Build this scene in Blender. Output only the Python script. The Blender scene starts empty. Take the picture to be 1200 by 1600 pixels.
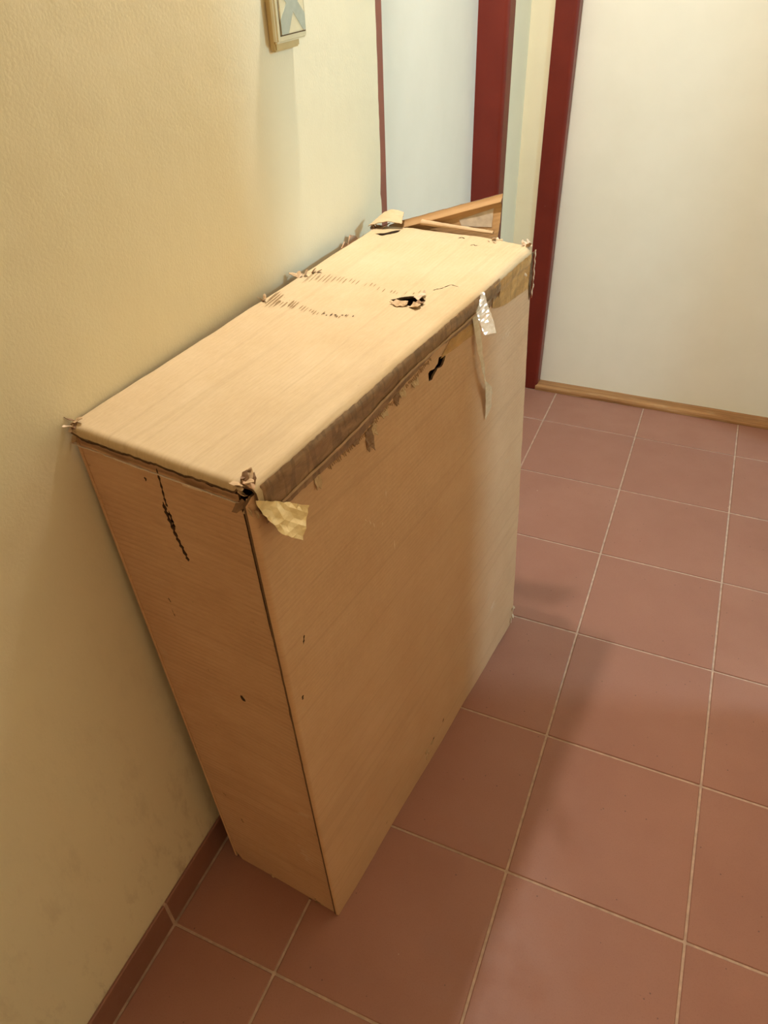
import bpy, bmesh, math, random
from mathutils import Vector, Matrix, noise
from mathutils.geometry import delaunay_2d_cdt

rnd = random.Random(7)
scene = bpy.context.scene
C = scene.collection

# ------------------------------------------------------------------ camera
cam_d = bpy.data.cameras.new('camera')
cam = bpy.data.objects.new('camera', cam_d)
C.objects.link(cam)
cam.location = (0.380087, -0.326001, 1.308122)
cam.rotation_euler = (0.894323, 0.032458, 0.407396)
cam_d.sensor_fit = 'VERTICAL'
cam_d.sensor_height = 32.0
cam_d.lens = 1137.08 / 1600 * 32.0
cam_d.clip_start = 0.02
scene.camera = cam

# ------------------------------------------------------------------ light
world = bpy.data.worlds.new('world')
scene.world = world
world.use_nodes = True
world.node_tree.nodes['Background'].inputs[0].default_value = (1.0, 0.85, 0.65, 1)
world.node_tree.nodes['Background'].inputs[1].default_value = 0.01

def lamp(name, loc, energy, color, radius):
    d = bpy.data.lights.new(name, 'POINT')
    d.energy = energy; d.color = color; d.shadow_soft_size = radius
    o = bpy.data.objects.new(name, d); o.location = loc
    C.objects.link(o)
    return o
lamp('wall_lamp', (-0.145, 0.80, 1.80), 38.5, (1.0, 0.965, 0.88), 0.022)       # on the left wall above the switch
lamp('warm_fill_lamp', (0.55, -3.0, 1.55), 15.0, (1.0, 0.78, 0.52), 0.12)      # added warm fill behind the photographer, no lamp known there
lamp('side_room_lamp', (2.40, 1.27, 1.90), 125.0, (0.44, 0.77, 1.0), 0.08)     # cool light through the side doorway

vs = scene.view_settings
vs.view_transform = 'Standard'
vs.look = 'None'
vs.gamma = 1.0
vs.use_curve_mapping = False
vs.exposure = 0.12

# ------------------------------------------------------------------ material helpers
class NT:
    def __init__(self, name):
        self.m = bpy.data.materials.new(name); self.m.use_nodes = True
        self.t = self.m.node_tree; self.n = self.t.nodes
        self.b = self.n['Principled BSDF']
    def add(self, typ, **kw):
        x = self.n.new(typ)
        for k, v in kw.items():
            if k.startswith('i_'):
                x.inputs[k[2:].replace('_', ' ')].default_value = v
            else:
                setattr(x, k, v)
        return x
    def link(self, a, b): self.t.links.new(a, b)
    def ramp(self, fac, stops):
        r = self.n.new('ShaderNodeValToRGB')
        e = r.color_ramp.elements
        while len(e) > 1: e.remove(e[-1])
        e[0].position, e[0].color = stops[0][0], (*stops[0][1], 1)
        for p, c in stops[1:]:
            k = e.new(p); k.color = (*c, 1)
        self.link(fac, r.inputs[0]); return r.outputs[0]
    def mix(self, fac, a, b, blend='MIX'):
        x = self.n.new('ShaderNodeMix'); x.data_type = 'RGBA'; x.blend_type = blend
        for s, v in ((0, fac), (6, a), (7, b)):
            if hasattr(v, 'is_output'): self.link(v, x.inputs[s])
            elif isinstance(v, (int, float)): x.inputs[s].default_value = v
            else: x.inputs[s].default_value = (*v, 1)
        return x.outputs[2]
    def noise(self, vec, scale, detail=3, rough=.55, dist=0.0):
        x = self.n.new('ShaderNodeTexNoise')
        x.inputs['Scale'].default_value = scale; x.inputs['Detail'].default_value = detail
        x.inputs['Roughness'].default_value = rough; x.inputs['Distortion'].default_value = dist
        if vec is not None: self.link(vec, x.inputs['Vector'])
        return x.outputs[0]
    def coords(self, which='Object', scale=(1, 1, 1), rot=(0, 0, 0)):
        c = self.n.new('ShaderNodeTexCoord'); m = self.n.new('ShaderNodeMapping')
        m.inputs['Scale'].default_value = scale; m.inputs['Rotation'].default_value = rot
        self.link(c.outputs[which], m.inputs['Vector']); return m.outputs[0]
    def bump(self, h, strength, dist, prev=None):
        x = self.n.new('ShaderNodeBump')
        x.inputs['Strength'].default_value = strength; x.inputs['Distance'].default_value = dist
        self.link(h, x.inputs['Height'])
        if prev is not None: self.link(prev, x.inputs['Normal'])
        return x.outputs[0]
    def out(self, color=None, rough=None, normal=None, spec=None, alpha=None):
        for k, v in (('Base Color', color), ('Roughness', rough), ('Normal', normal), ('Specular IOR Level', spec), ('Alpha', alpha)):
            if v is None: continue
            if hasattr(v, 'is_output'): self.link(v, self.b.inputs[k])
            elif isinstance(v, (int, float)): self.b.inputs[k].default_value = v
            else: self.b.inputs[k].default_value = (*v, 1)
        return self.m

def mat_cardboard(name, base, dark, streak=0.35, flute=0.0081, worn=(.55, .45, .33), wornamt=.35, bumpk=.25, speck=.25, patches=()):
    t = NT(name)
    uv = t.coords('UV')
    sep = t.add('ShaderNodeSeparateXYZ'); t.link(uv, sep.inputs[0])
    # flutes run along the U axis: a wave across V
    ph = t.add('ShaderNodeMath', operation='MULTIPLY'); t.link(sep.outputs[1], ph.inputs[0]); ph.inputs[1].default_value = 2 * math.pi / flute
    sn = t.add('ShaderNodeMath', operation='SINE'); t.link(ph.outputs[0], sn.inputs[0])
    sn2 = t.add('ShaderNodeMath', operation='MULTIPLY_ADD'); t.link(sn.outputs[0], sn2.inputs[0]); sn2.inputs[1].default_value = .5; sn2.inputs[2].default_value = .5
    big = t.noise(uv, 9, 4)
    fib = t.noise(t.coords('UV', (60, 420, 1)), 1, 4, .7)
    stk = t.noise(t.coords('UV', (4, 90, 1)), 1, 4, .7)
    col = t.mix(t.ramp(big, [(.3, (0, 0, 0)), (.7, (1, 1, 1))]), dark, base)
    col = t.mix(t.ramp(stk, [(.30, (.55, .55, .55)), (.6, (0, 0, 0))]), col, dark)
    x = t.n.new('ShaderNodeMath'); x.operation = 'MULTIPLY'; x.inputs[1].default_value = streak
    # thin darker line per flute, patchy
    pat = t.ramp(t.noise(uv, 5, 2), [(.38, (0, 0, 0)), (.62, (1, 1, 1))])
    f2 = t.n.new('ShaderNodeMath'); f2.operation = 'MULTIPLY'
    t.link(t.ramp(sn2.outputs[0], [(.0, (1, 1, 1)), (.35, (0, 0, 0))]), f2.inputs[0]); t.link(pat, f2.inputs[1])
    t.link(f2.outputs[0], x.inputs[0])
    col = t.mix(x.outputs[0], col, tuple(c * .72 for c in dark))
    col = t.mix(t.ramp(fib, [(.42, (.0, .0, .0)), (.75, (.35, .35, .35))]), col, tuple(min(1, c * 1.18) for c in base))
    crz = t.ramp(t.noise(t.coords('UV', (.35, 11, 1)), 1, 1, .5), [(.485, (0, 0, 0)), (.5, (1, 1, 1)), (.515, (0, 0, 0))])
    cm = t.n.new('ShaderNodeMath'); cm.operation = 'MULTIPLY'; cm.inputs[1].default_value = .22; t.link(crz, cm.inputs[0])
    col = t.mix(cm.outputs[0], col, tuple(c * .75 for c in dark))
    wr = t.ramp(t.noise(uv, 14, 6, .7), [(.62, (0, 0, 0)), (.74, (wornamt,) * 3)])
    col = t.mix(wr, col, worn)
    for pa, pb, pr, pamt, pc in patches:
        d = t.add('ShaderNodeVectorMath', operation='DISTANCE'); t.link(uv, d.inputs[0]); d.inputs[1].default_value = (pa, pb, 0)
        dn_ = t.n.new('ShaderNodeMath'); dn_.operation = 'DIVIDE'; t.link(d.outputs['Value'], dn_.inputs[0]); dn_.inputs[1].default_value = pr
        ad = t.n.new('ShaderNodeMath'); ad.operation = 'MULTIPLY_ADD'; t.link(t.noise(t.coords('UV', (1, 1.8, 1)), 55, 5, .7), ad.inputs[0]); ad.inputs[1].default_value = 1.6; t.link(dn_.outputs[0], ad.inputs[2])
        col = t.mix(t.ramp(ad.outputs[0], [(.75, (pamt, pamt, pamt)), (1.0, (0, 0, 0))]), col, pc)
    sp = t.ramp(t.noise(t.coords('UV', (1, 1.6, 1)), 95, 3, .6), [(.70, (0, 0, 0)), (.75, (speck, speck, speck))])
    col = t.mix(sp, col, tuple(c * .45 for c in dark))
    n = t.bump(sn2.outputs[0], bumpk, .0006)
    n = t.bump(fib, .12, .0006, n)
    n = t.bump(crz, .2, .0010, n)
    n = t.bump(t.noise(uv, 30, 3), .25, .002, n)
    return t.out(col, .72, n, .25)

KRAFT = (.60, .40, .205)
m_top = mat_cardboard('cardboard_top', (.57, .422, .258), (.50, .352, .195), .18, .0060, wornamt=.12, bumpk=.12)
m_front = mat_cardboard('cardboard_front', (.62, .385, .222), (.56, .330, .180), .15, .0070, wornamt=.18, patches=[(.62, .175, .05, .5, (.74, .60, .44)), (.318, .040, .035, .6, (.72, .54, .36)), (.64, .80, .05, .35, (.76, .60, .42)), (.30, .50, .18, .25, (.55, .31, .165))])
m_end = mat_cardboard('cardboard_end', (.60, .372, .225), (.52, .302, .172), .45, .0085, wornamt=.25, bumpk=.4, speck=.75, patches=[(.185, .165, .075, .55, (.66, .52, .37)), (.20, .30, .06, .3, (.66, .50, .34)), (.06, .50, .10, .35, (.44, .25, .14))])
m_flap = mat_cardboard('cardboard_flap_inside', (.44, .26, .12), (.37, .21, .09), .15, .0070, wornamt=.18)
m_torn = mat_cardboard('torn_paper', (.60, .42, .25), (.40, .25, .13), .1, .004, wornamt=.5)
m_core = mat_cardboard('cardboard_core', (.30, .17, .09), (.20, .11, .06), .3, .004, wornamt=.2)
m_core_shaded = mat_cardboard('shaded_corrugated_core', (.17, .095, .05), (.12, .065, .035), .3, .004, wornamt=.1)  # brown core colour deepened to paint shade into slits and gaps
m_pale = mat_cardboard('pale_paper_edge', (.72, .55, .40), (.60, .43, .29), .1, .004, wornamt=.5)

def plain(name, col, rough=.6, spec=.4, nscale=None, var=.12, bumpk=0.0, bscale=200, bdist=.001, alpha=None):
    t = NT(name); o = t.coords('Object')
    c = col; n = None
    if nscale:
        f = t.noise(o, nscale, 4)
        c = t.mix(t.ramp(f, [(.3, (0, 0, 0)), (.7, (1, 1, 1))]), tuple(v * (1 - var) for v in col), tuple(min(1, v * (1 + var)) for v in col))
    if bumpk: n = t.bump(t.noise(o, bscale, 3), bumpk, bdist)
    return t.out(c, rough, n, spec, alpha)

m_dark = plain('dark_scuff', (.10, .06, .035), .9, .1, 300, .3)
m_scuff = plain('brown_scuff', (.25, .16, .08), .9, .1, 300, .3)
m_fray = plain('frayed_brown_paper', (.40, .24, .125), .9, .1, 300, .3)
m_scratch = plain('pale_scratch', (.78, .62, .42), .8, .2)

def mat_tape(name, col, dark, alpha, rough=.22, prints=False, wr=.35):
    t = NT(name); uv = t.coords('UV')
    f = t.noise(t.coords('UV', (1, 2.4, 1)), 26, 5, .65, .6)
    c = t.mix(t.ramp(f, [(.35, (0, 0, 0)), (.65, (1, 1, 1))]), dark, col)
    if prints:
        g = t.noise(t.coords('UV', (120, 22, 1)), 1, 1, .4, .3)
        k = t.ramp(g, [(.52, (0, 0, 0)), (.56, (.55, .55, .55))])
        c = t.mix(k, c, tuple(v * .72 for v in dark))
    n = t.bump(t.noise(t.coords('UV', (1, 3, 1)), 45, 4, .6, .8), wr, .002)
    a = t.ramp(f, [(.3, (alpha * .85,) * 3), (.7, (min(1, alpha * 1.1),) * 3)])
    return t.out(c, rough, n, .5, a)
m_tape = mat_tape('brown_packing_tape', (.40, .225, .105), (.27, .145, .065), .82, .3, True)
m_amber = mat_tape('amber_packing_tape', (.70, .37, .12), (.54, .27, .08), .80, .28, True)
m_orange = mat_tape('amber_tape_residue', (.74, .42, .14), (.64, .34, .10), .60)
m_clear = mat_tape('clear_tape', (.80, .76, .66), (.70, .64, .52), .24, .10, wr=.05)
m_edge = mat_tape('pale_tape_edge', (.66, .46, .26), (.54, .36, .19), .80, .3)
m_curl = mat_tape('yellowed_clear_tape', (.95, .74, .40), (.86, .63, .30), .82, .3)
m_haze = mat_tape('milky_tape', (.90, .76, .56), (.84, .68, .46), .66, .2)

def mat_tile(name='terracotta_tile', k=1.0):
    t = NT(name)
    geo = t.add('ShaderNodeNewGeometry'); oi = t.add('ShaderNodeObjectInfo')
    pos = geo.outputs['Position']
    f = t.noise(pos, 6, 4); fine = t.noise(pos, 420, 3, .7)
    c = t.mix(t.ramp(f, [(.3, (0, 0, 0)), (.7, (1, 1, 1))]), (.315 * k, .135 * k, .090 * k), (.365 * k, .168 * k, .115 * k))
    c = t.mix(t.ramp(oi.outputs['Random'], [(0, (0, 0, 0)), (1, (.5, .5, .5))]), c, (.31 * k, .132 * k, .090 * k))
    c = t.mix(t.ramp(fine, [(.3, (.3, .3, .3)), (.5, (0, 0, 0))]), c, (.23, .095, .06))
    v = t.add('ShaderNodeTexVoronoi', i_Scale=38.0); t.link(pos, v.inputs['Vector'])
    c = t.mix(t.ramp(v.outputs['Distance'], [(.035, (.85, .85, .85)), (.06, (0, 0, 0))]), c, (.12, .06, .045))
    v2 = t.add('ShaderNodeTexVoronoi', i_Scale=11.0); t.link(pos, v2.inputs['Vector'])
    c = t.mix(t.ramp(v2.outputs['Distance'], [(.012, (.9, .9, .9)), (.02, (0, 0, 0))]), c, (.60, .48, .36))
    r = t.ramp(t.noise(pos, 18, 4), [(.3, (.40, .40, .40)), (.7, (.58, .58, .58))])
    n = t.bump(fine, .10, .0006); n = t.bump(f, .1, .004, n)
    return t.out(c, r, n, .45)
m_tile = mat_tile()
m_grout = plain('grout', (.52, .36, .27), .9, .1, 60, .2, .4, 500)

def mat_wall(name, base, dirty, k=1.0):
    t = NT(name); geo = t.add('ShaderNodeNewGeometry'); pos = geo.outputs['Position']
    f = t.noise(pos, 2.5, 4)
    c = t.mix(t.ramp(f, [(.3, (0, 0, 0)), (.7, (1, 1, 1))]), tuple(v * .95 for v in base), base)
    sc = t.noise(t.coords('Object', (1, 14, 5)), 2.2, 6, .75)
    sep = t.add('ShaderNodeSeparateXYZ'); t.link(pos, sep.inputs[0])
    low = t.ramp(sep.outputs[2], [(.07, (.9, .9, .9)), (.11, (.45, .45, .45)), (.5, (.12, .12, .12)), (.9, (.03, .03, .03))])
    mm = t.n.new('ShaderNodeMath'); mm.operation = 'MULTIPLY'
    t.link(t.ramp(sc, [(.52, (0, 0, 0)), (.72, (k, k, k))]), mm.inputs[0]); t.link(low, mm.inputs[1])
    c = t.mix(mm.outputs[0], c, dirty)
    n = t.bump(t.noise(pos, 260, 3, .6), .13, .0016); n = t.bump(t.noise(pos, 7, 3), .15, .012, n)
    return t.out(c, .85, n, .2)
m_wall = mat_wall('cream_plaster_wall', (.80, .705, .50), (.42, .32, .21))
m_ceil = mat_wall('white_ceiling', (.82, .78, .68), (.8, .75, .65), 0.0)

def mat_paint(name, col, dark, rough, chips, spec=.5):
    t = NT(name); geo = t.add('ShaderNodeNewGeometry'); pos = geo.outputs['Position']
    f = t.noise(pos, 10, 4)
    c = t.mix(t.ramp(f, [(.3, (0, 0, 0)), (.7, (1, 1, 1))]), dark, col)
    ch = t.noise(t.coords('Object', (1, 1, .35)), 42, 5, .7)
    c = t.mix(t.ramp(ch, [(.70, (0, 0, 0)), (.73, (chips, chips, chips))]), c, (.42, .34, .28))
    n = t.bump(t.noise(pos, 60, 3), .06, .002)
    return t.out(c, rough, n, spec)
m_frame = mat_paint('dark_red_frame_paint', (.165, .019, .010), (.135, .015, .008), .36, .5, .30)
m_frame_sheen = mat_paint('frame_paint_grazing_sheen', (.27, .070, .042), (.22, .055, .034), .42, .5)  # same red frame paint lightened, grazing reflection put into the colour
m_leaf = mat_paint('white_door_paint', (.87, .81, .68), (.84, .78, .65), .38, .0)
m_base_shaded = mat_tile('baseboard_tile_shaded', .78)  # floor tile darkened, shade at the wall foot painted into the colour

def mat_wood():
    t = NT('threshold_wood'); o = t.coords('Object', (1.2, 30, 30))
    f = t.noise(o, 3, 6, .65, .5)
    c = t.ramp(f, [(.25, (.20, .085, .03)), (.5, (.37, .17, .06)), (.75, (.50, .25, .10))])
    w = t.ramp(t.noise(t.coords('Object', (2, 20, 20)), 5, 5), [(.55, (0, 0, 0)), (.7, (.5, .5, .5))])
    c = t.mix(w, c, (.56, .34, .17))
    return t.out(c, .5, t.bump(f, .25, .001), .4)
m_wood = mat_wood()
m_switch = plain('yellowed_switch_plastic', (.72, .62, .40), .35, .5, 40, .06)
m_switch_side = plain('cream_switch_plastic', (.76, .68, .50), .4, .5, 40, .06)
m_switch_tape = plain('grey_green_tape', (.42, .43, .34), .45, .4, 60, .1)
m_switch_box = plain('ochre_switch_box', (.60, .44, .20), .5, .4, 40, .08)
m_groove = plain('switch_groove', (.16, .10, .05), .8, .2)

# ------------------------------------------------------------------ mesh helpers
def mesh_obj(name, verts, faces, mat, parent=None, uvs=None, smooth=False, base=None):
    base = base if base is not None else (parent.location if parent is not None else Vector((0, 0, 0)))
    me = bpy.data.meshes.new(name)
    me.from_pydata([tuple(Vector(v) - base) for v in verts], [], faces)
    if uvs is not None:
        l = me.uv_layers.new(name='UVMap')
        for i, lp in enumerate(me.loops): l.data[i].uv = uvs[lp.vertex_index]
    if smooth:
        for p in me.polygons: p.use_smooth = True
    me.materials.append(mat); me.validate(); me.update()
    o = bpy.data.objects.new(name, me); C.objects.link(o)
    if parent is not None:
        o.parent = parent
    else:
        o.location = base
    return o

def world_base(parent):
    p = Vector((0, 0, 0)); q = parent
    while q is not None:
        p += q.location; q = q.parent
    return p

def box_data(lo, hi, bevel=0.0, seg=2):
    bm = bmesh.new(); bmesh.ops.create_cube(bm, size=1)
    for v in bm.verts:
        v.co = Vector([lo[i] + (v.co[i] + .5) * (hi[i] - lo[i]) for i in range(3)])
    if bevel: bmesh.ops.bevel(bm, geom=bm.edges[:], offset=bevel, segments=seg, affect='EDGES')
    vs_ = [v.co.copy() for v in bm.verts]; bm.verts.index_update()
    fs = [[v.index for v in f.verts] for f in bm.faces]; bm.free()
    return vs_, fs

def box(name, lo, hi, mat, parent=None, bevel=0.0, seg=2, base=None):
    v, f = box_data(lo, hi, bevel, seg)
    return mesh_obj(name, v, f, mat, parent, base=base if base is not None else (world_base(parent) if parent else None))

def joined(name, boxes, mat, parent=None):
    V, F = [], []
    for lo, hi in boxes:
        v, f = box_data(lo, hi); k = len(V)
        V += v; F += [[i + k for i in q] for q in f]
    return mesh_obj(name, V, F, mat, parent, base=world_base(parent) if parent else None)

def extrude_profile(name, prof, z0, z1, mat, parent):
    """prof: closed list of (x, y); extruded straight up"""
    n = len(prof)
    V = [Vector((x, y, z0)) for x, y in prof] + [Vector((x, y, z1)) for x, y in prof]
    F = [[i, (i + 1) % n, n + (i + 1) % n, n + i] for i in range(n)] + [list(range(n))[::-1], list(range(n, 2 * n))]
    return mesh_obj(name, V, F, mat, parent, base=world_base(parent))

def arc(cx, cy, r, a0, a1, n=6):
    return [(cx + r * math.cos(math.radians(a0 + (a1 - a0) * i / n)), cy + r * math.sin(math.radians(a0 + (a1 - a0) * i / n))) for i in range(n + 1)]

def empty(name, loc, **props):
    o = bpy.data.objects.new(name, None); o.location = loc; o.empty_display_size = .05
    C.objects.link(o)
    for k, v in props.items(): o[k] = v
    return o

def structure(o):
    o['kind'] = 'structure'; return o

# ------------------------------------------------------------------ the room
XW, YF, XR, YB, ZC = -0.20, 2.00, 1.15, -3.60, 2.55
T = 0.30
# floor: grout bed and single tiles
floor = structure(mesh_obj('floor', *box_data((XW - .15, YB - .1, -.06), (XR + .1, YF + .12, -.0025)), m_grout))
floor.location = (0, 0, 0)
tile_cache = {}
G = .0022
def floor_tile(x0, x1, y0, y1, k):
    key = (round(x1 - x0, 4), round(y1 - y0, 4))
    if key not in tile_cache:
        w, d = x1 - x0, y1 - y0
        v, f = box_data((-w / 2 + G, -d / 2 + G, -.010), (w / 2 - G, d / 2 - G, 0), .0012, 1)
        me = bpy.data.meshes.new('tile'); me.from_pydata([tuple(q) for q in v], [], f); me.materials.append(m_tile); me.update()
        tile_cache[key] = me
    o = bpy.data.objects.new('tile', tile_cache[key]); C.objects.link(o); o.parent = floor
    o.location = ((x0 + x1) / 2, (y0 + y1) / 2, -.0002 * ((k * 7) % 4))
    o.rotation_euler = (rnd.uniform(-1, 1) * .0008, rnd.uniform(-1, 1) * .0008, 0)
xs = [-.1945, 0, .3, .6, .9, XR]
ys = [T * i for i in range(-12, 7)] + [1.995]
k = 0
for a, b in zip(xs, xs[1:]):
    for c_, d_ in zip(ys, ys[1:]):
        floor_tile(a, b, c_, d_, k); k += 1

# left wall: near stretch (its far end is the ragged plaster edge against the door frame), piece above the door, piece in the corner
WEND = 0.975
def wall_left_mesh():
    zs = [i * .012 for i in range(int(2.03 / .012) + 1)]
    V, F = [], []
    V += [Vector((XW, YB, 0)), Vector((XW, YB, zs[-1]))]
    def rag(z):
        h = noise.noise(Vector((3.1, z * 22, .7))) * .0010 + noise.noise(Vector((9.1, z * 75, .7))) * .0014
        d = max(0, .004 * math.exp(-((z - .93) / .012) ** 2))            # small chipped spot
        return WEND + h - d - .006 * max(0, min(1, (.98 - z) / .1)) * 0.4
    i0 = len(V)
    for z in zs: V.append(Vector((XW, WEND - .04, z)))
    i1 = len(V)
    for z in zs: V.append(Vector((XW, rag(z), z)))
    i2 = len(V)
    for z in zs: V.append(Vector((XW - .006, rag(z) + .0008, z)))
    n = len(zs)
    F.append([0] + list(range(i0, i0 + n)) + [1])
    for i in range(n - 1):
        F.append([i0 + i, i1 + i, i1 + i + 1, i0 + i + 1])
        F.append([i1 + i, i2 + i, i2 + i + 1, i1 + i + 1])
    # close with a body behind
    b, f = box_data((XW - .15, YB, 0), (XW - .006, WEND - .002, zs[-1])); k = len(V)
    V += b; F += [[j + k for j in q] for q in f]
    b, f = box_data((XW - .15, YB, zs[-1]), (XW, YF + .15, ZC)); k = len(V)
    V += b; F += [[j + k for j in q] for q in f]
    b, f = box_data((XW - .15, 1.836, 0), (XW, YF + .15, zs[-1])); k = len(V)
    V += b; F += [[j + k for j in q] for q in f]
    return V, F
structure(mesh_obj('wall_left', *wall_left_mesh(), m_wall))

# far wall with door 2 (opening x -0.135 .. 0.80)
def boxes_mesh(boxes):
    V, F = [], []
    for lo, hi in boxes:
        v, f = box_data(lo, hi); k = len(V); V += v; F += [[i + k for i in q] for q in f]
    return V, F
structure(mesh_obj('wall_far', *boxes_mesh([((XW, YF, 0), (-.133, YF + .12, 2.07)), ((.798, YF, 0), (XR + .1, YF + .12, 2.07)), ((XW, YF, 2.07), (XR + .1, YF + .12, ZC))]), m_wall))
# right wall with an open side doorway
DY0, DY1 = .93, 1.75
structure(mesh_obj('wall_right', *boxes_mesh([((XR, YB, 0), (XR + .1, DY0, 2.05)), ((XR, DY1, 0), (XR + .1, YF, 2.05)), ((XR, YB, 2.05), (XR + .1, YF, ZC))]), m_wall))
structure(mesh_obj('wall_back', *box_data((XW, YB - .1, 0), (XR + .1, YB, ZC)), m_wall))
structure(mesh_obj('ceiling', *box_data((XW - .15, YB - .1, ZC), (XR + .1, YF + .12, ZC + .1)), m_ceil))
# the side room the cool light comes from
structure(mesh_obj('floor_side_room', *box_data((XR + .1, .1, -.06), (3.2, 2.6, -.002)), m_tile))
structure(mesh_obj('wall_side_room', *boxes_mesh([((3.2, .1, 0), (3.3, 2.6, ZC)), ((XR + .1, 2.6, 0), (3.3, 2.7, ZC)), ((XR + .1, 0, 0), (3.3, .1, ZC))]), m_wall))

# tile baseboard along the left wall, one object per piece
def baseboard(name, y_edges, x0, x1):
    o = structure(mesh_obj(name, *box_data((x0, y_edges[0], 0), (x0 + .0047, y_edges[-1], .0705)), m_grout))
    for a, b in zip(y_edges, y_edges[1:]):
        v, f = box_data((x0 + .0005, a + G, .0025), (x1, b - G, .072), .0015, 1)
        mesh_obj('tile', v, f, m_base_shaded, o)
    return o
baseboard('baseboard_left', [YB, -3.3, -3.0, -2.7, -2.4, -2.1, -1.8, -1.5, -1.2, -.9, -.6, -.3, 0.0, .3, .6, .9, .968], XW, -.1945)
baseboard('baseboard_corner', [1.84, 1.995], XW, -.1945)

# door 1, in the left wall: steel frame with a recessed white leaf
d1 = structure(empty('door_1', (-.24, 1.39, 0)))
RX = -.278
face = XW - .0025
near = [(face - .02, .96), (face, .96), (face, 1.003)] + arc(face - .008, 1.003, .008, 0, 90, 5)[1:] + [(RX, 1.011), (RX, .985), (face - .02, .985)]
far = [(RX, 1.800), (RX, 1.776)] + [(face - .010 + .001, 1.776)] + arc(face + .004 - .011, 1.787, .011, 270, 360, 6) + [(face + .004, 1.834), (XW - .02, 1.836), (XW - .02, 1.80)]
extrude_profile('jamb', near, 0, 2.03, m_frame_sheen, d1)
extrude_profile('jamb', far, 0, 2.03, m_frame, d1)
box('lintel', (RX, .96, 1.97), (face, 1.836, 2.03), m_frame, d1)
box('door_leaf', (RX - .04, .99, .008), (RX, 1.7795, 1.985), m_leaf, d1, .002)
box('threshold', (RX - .02, .96, -.001), (XW - .004, 1.834, .006), m_wood, d1, .001)

# door 2, in the far wall
d2 = structure(empty('door_2', (.33, 2.02, 0)))
fy = YF - .004
ly = 2.040
lj = [(-.135, YF + .02), (-.135, fy)] + [(-.084, fy)] + arc(-.084, fy + .012, .012, 270, 360, 7)[1:] + [(-.072, ly + .012), (-.10, ly + .012), (-.10, YF + .02)]
rj = [(x2, y2) for x2, y2 in [( .663 - x, y) for x, y in lj]][::-1]
extrude_profile('jamb', lj, 0, 2.07, m_frame, d2)
extrude_profile('jamb', rj, 0, 2.07, m_frame, d2)
box('lintel', (-.135, fy, 2.01), (.798, ly + .012, 2.07), m_frame, d2)
box('door_leaf', (-.085, ly, .012), (.748, ly + .04, 2.02), m_leaf, d2, .002)
# worn wooden threshold with a rounded front
def threshold():
    n = 40; V = []; F = []
    prof = [(1.994, -.001), (1.9935, .008), (1.996, .0135), (2.002, .0165), (2.012, .0175), (2.03, .0175), (2.05, .0165), (2.05, -.001)]
    for i in range(n + 1):
        x = -.078 + (.741 + .078) * i / n
        w = .0022 * noise.noise(Vector((x * 9, 2.2, 0))) + .0012 * noise.noise(Vector((x * 40, 7.2, 0)))
        for j, (y, z) in enumerate(prof):
            V.append(Vector((x, y + (w if j < 4 else 0), z + (w * .4 if 1 < j < 7 else 0))))
    m = len(prof)
    for i in range(n):
        for j in range(m):
            F.append([i * m + j, i * m + (j + 1) % m, (i + 1) * m + (j + 1) % m, (i + 1) * m + j])
    F.append(list(range(m))); F.append([n * m + j for j in range(m)][::-1])
    return V, F
mesh_obj('threshold', *threshold(), m_wood, d2, base=world_base(d2))

# side doorway frame
d3 = structure(empty('door_3', (XR + .05, 1.34, 0)))
for y0, y1 in ((DY0 - .05, DY0 + .012), (DY1 - .012, DY1 + .05)):
    box('jamb', (XR - .006, y0, 0), (XR + .106, y1, 2.07), m_frame, d3, .004)
box('lintel', (XR - .006, DY0 + .0125, 2.01), (XR + .106, DY1 - .0125, 2.07), m_frame, d3, .004)

# ------------------------------------------------------------------ light switch
sw = empty('light_switch', (XW, .665, 1.235), label='yellowed square light switch crossed with grey tape on the cream wall', category='light switch')
Y0, Y1, Z0, Z1 = .632, .712, 1.196, 1.276
box('back_box', (XW, Y0 + .002, Z0 - .009), (XW + .010, Y1 - .014, Z1 - .004), m_switch_box, sw, .002)
box('cover_plate', (XW + .009, Y0 - .003, Z0), (XW + .0165, Y1 - .003, Z1), m_switch, sw, .0025, 3)
joined('groove', [((XW + .0160, Y0 + .005, Z0 + .0075), (XW + .0167, Y1 - .007, Z0 + .0088)), ((XW + .0160, Y0 + .005, Z0 + .0075), (XW + .0167, Y0 + .0065, Z1 - .008)),
                  ((XW + .0160, Y1 - .0083, Z0 + .0075), (XW + .0167, Y1 - .007, Z1 - .008))], m_groove, sw)
box('rocker', (XW + .0150, Y0 + .0065, Z0 + .0088), (XW + .0178, Y1 - .0085, Z1 - .008), m_switch, sw, .0012)
def cross():
    pr = [(0, 0), (.28, 0), (.52, .36), (.90, 0), (1, 0), (1, .30), (.74, .52), (1, .74), (1, 1), (.74, 1), (.5, .68), (.27, 1), (0, 1), (0, .74), (.28, .52), (0, .26)]
    y0, y1, z0, z1 = Y0 + .0069, Y1 - .0089, Z0 + .0092, Z1 - .0084; n = len(pr)
    q = [(y0 + a * (y1 - y0), z0 + b * (z1 - z0)) for a, b in pr]
    V = [Vector((XW + .0181, y, z)) for y, z in q] + [Vector((XW + .0176, y, z)) for y, z in q]
    from mathutils.geometry import tessellate_polygon
    F = [list(f) for f in tessellate_polygon([[Vector((y, z, 0)) for y, z in q]])]
    F = [f if (Vector(q[f[1]]) - Vector(q[f[0]])).cross(Vector(q[f[2]]) - Vector(q[f[0]])) > 0 else f[::-1] for f in F]
    return V, F + [[i, n + i, n + (i + 1) % n, (i + 1) % n] for i in range(n)]
mesh_obj('tape_cross', *cross(), m_switch_tape, sw, base=world_base(sw))

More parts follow.
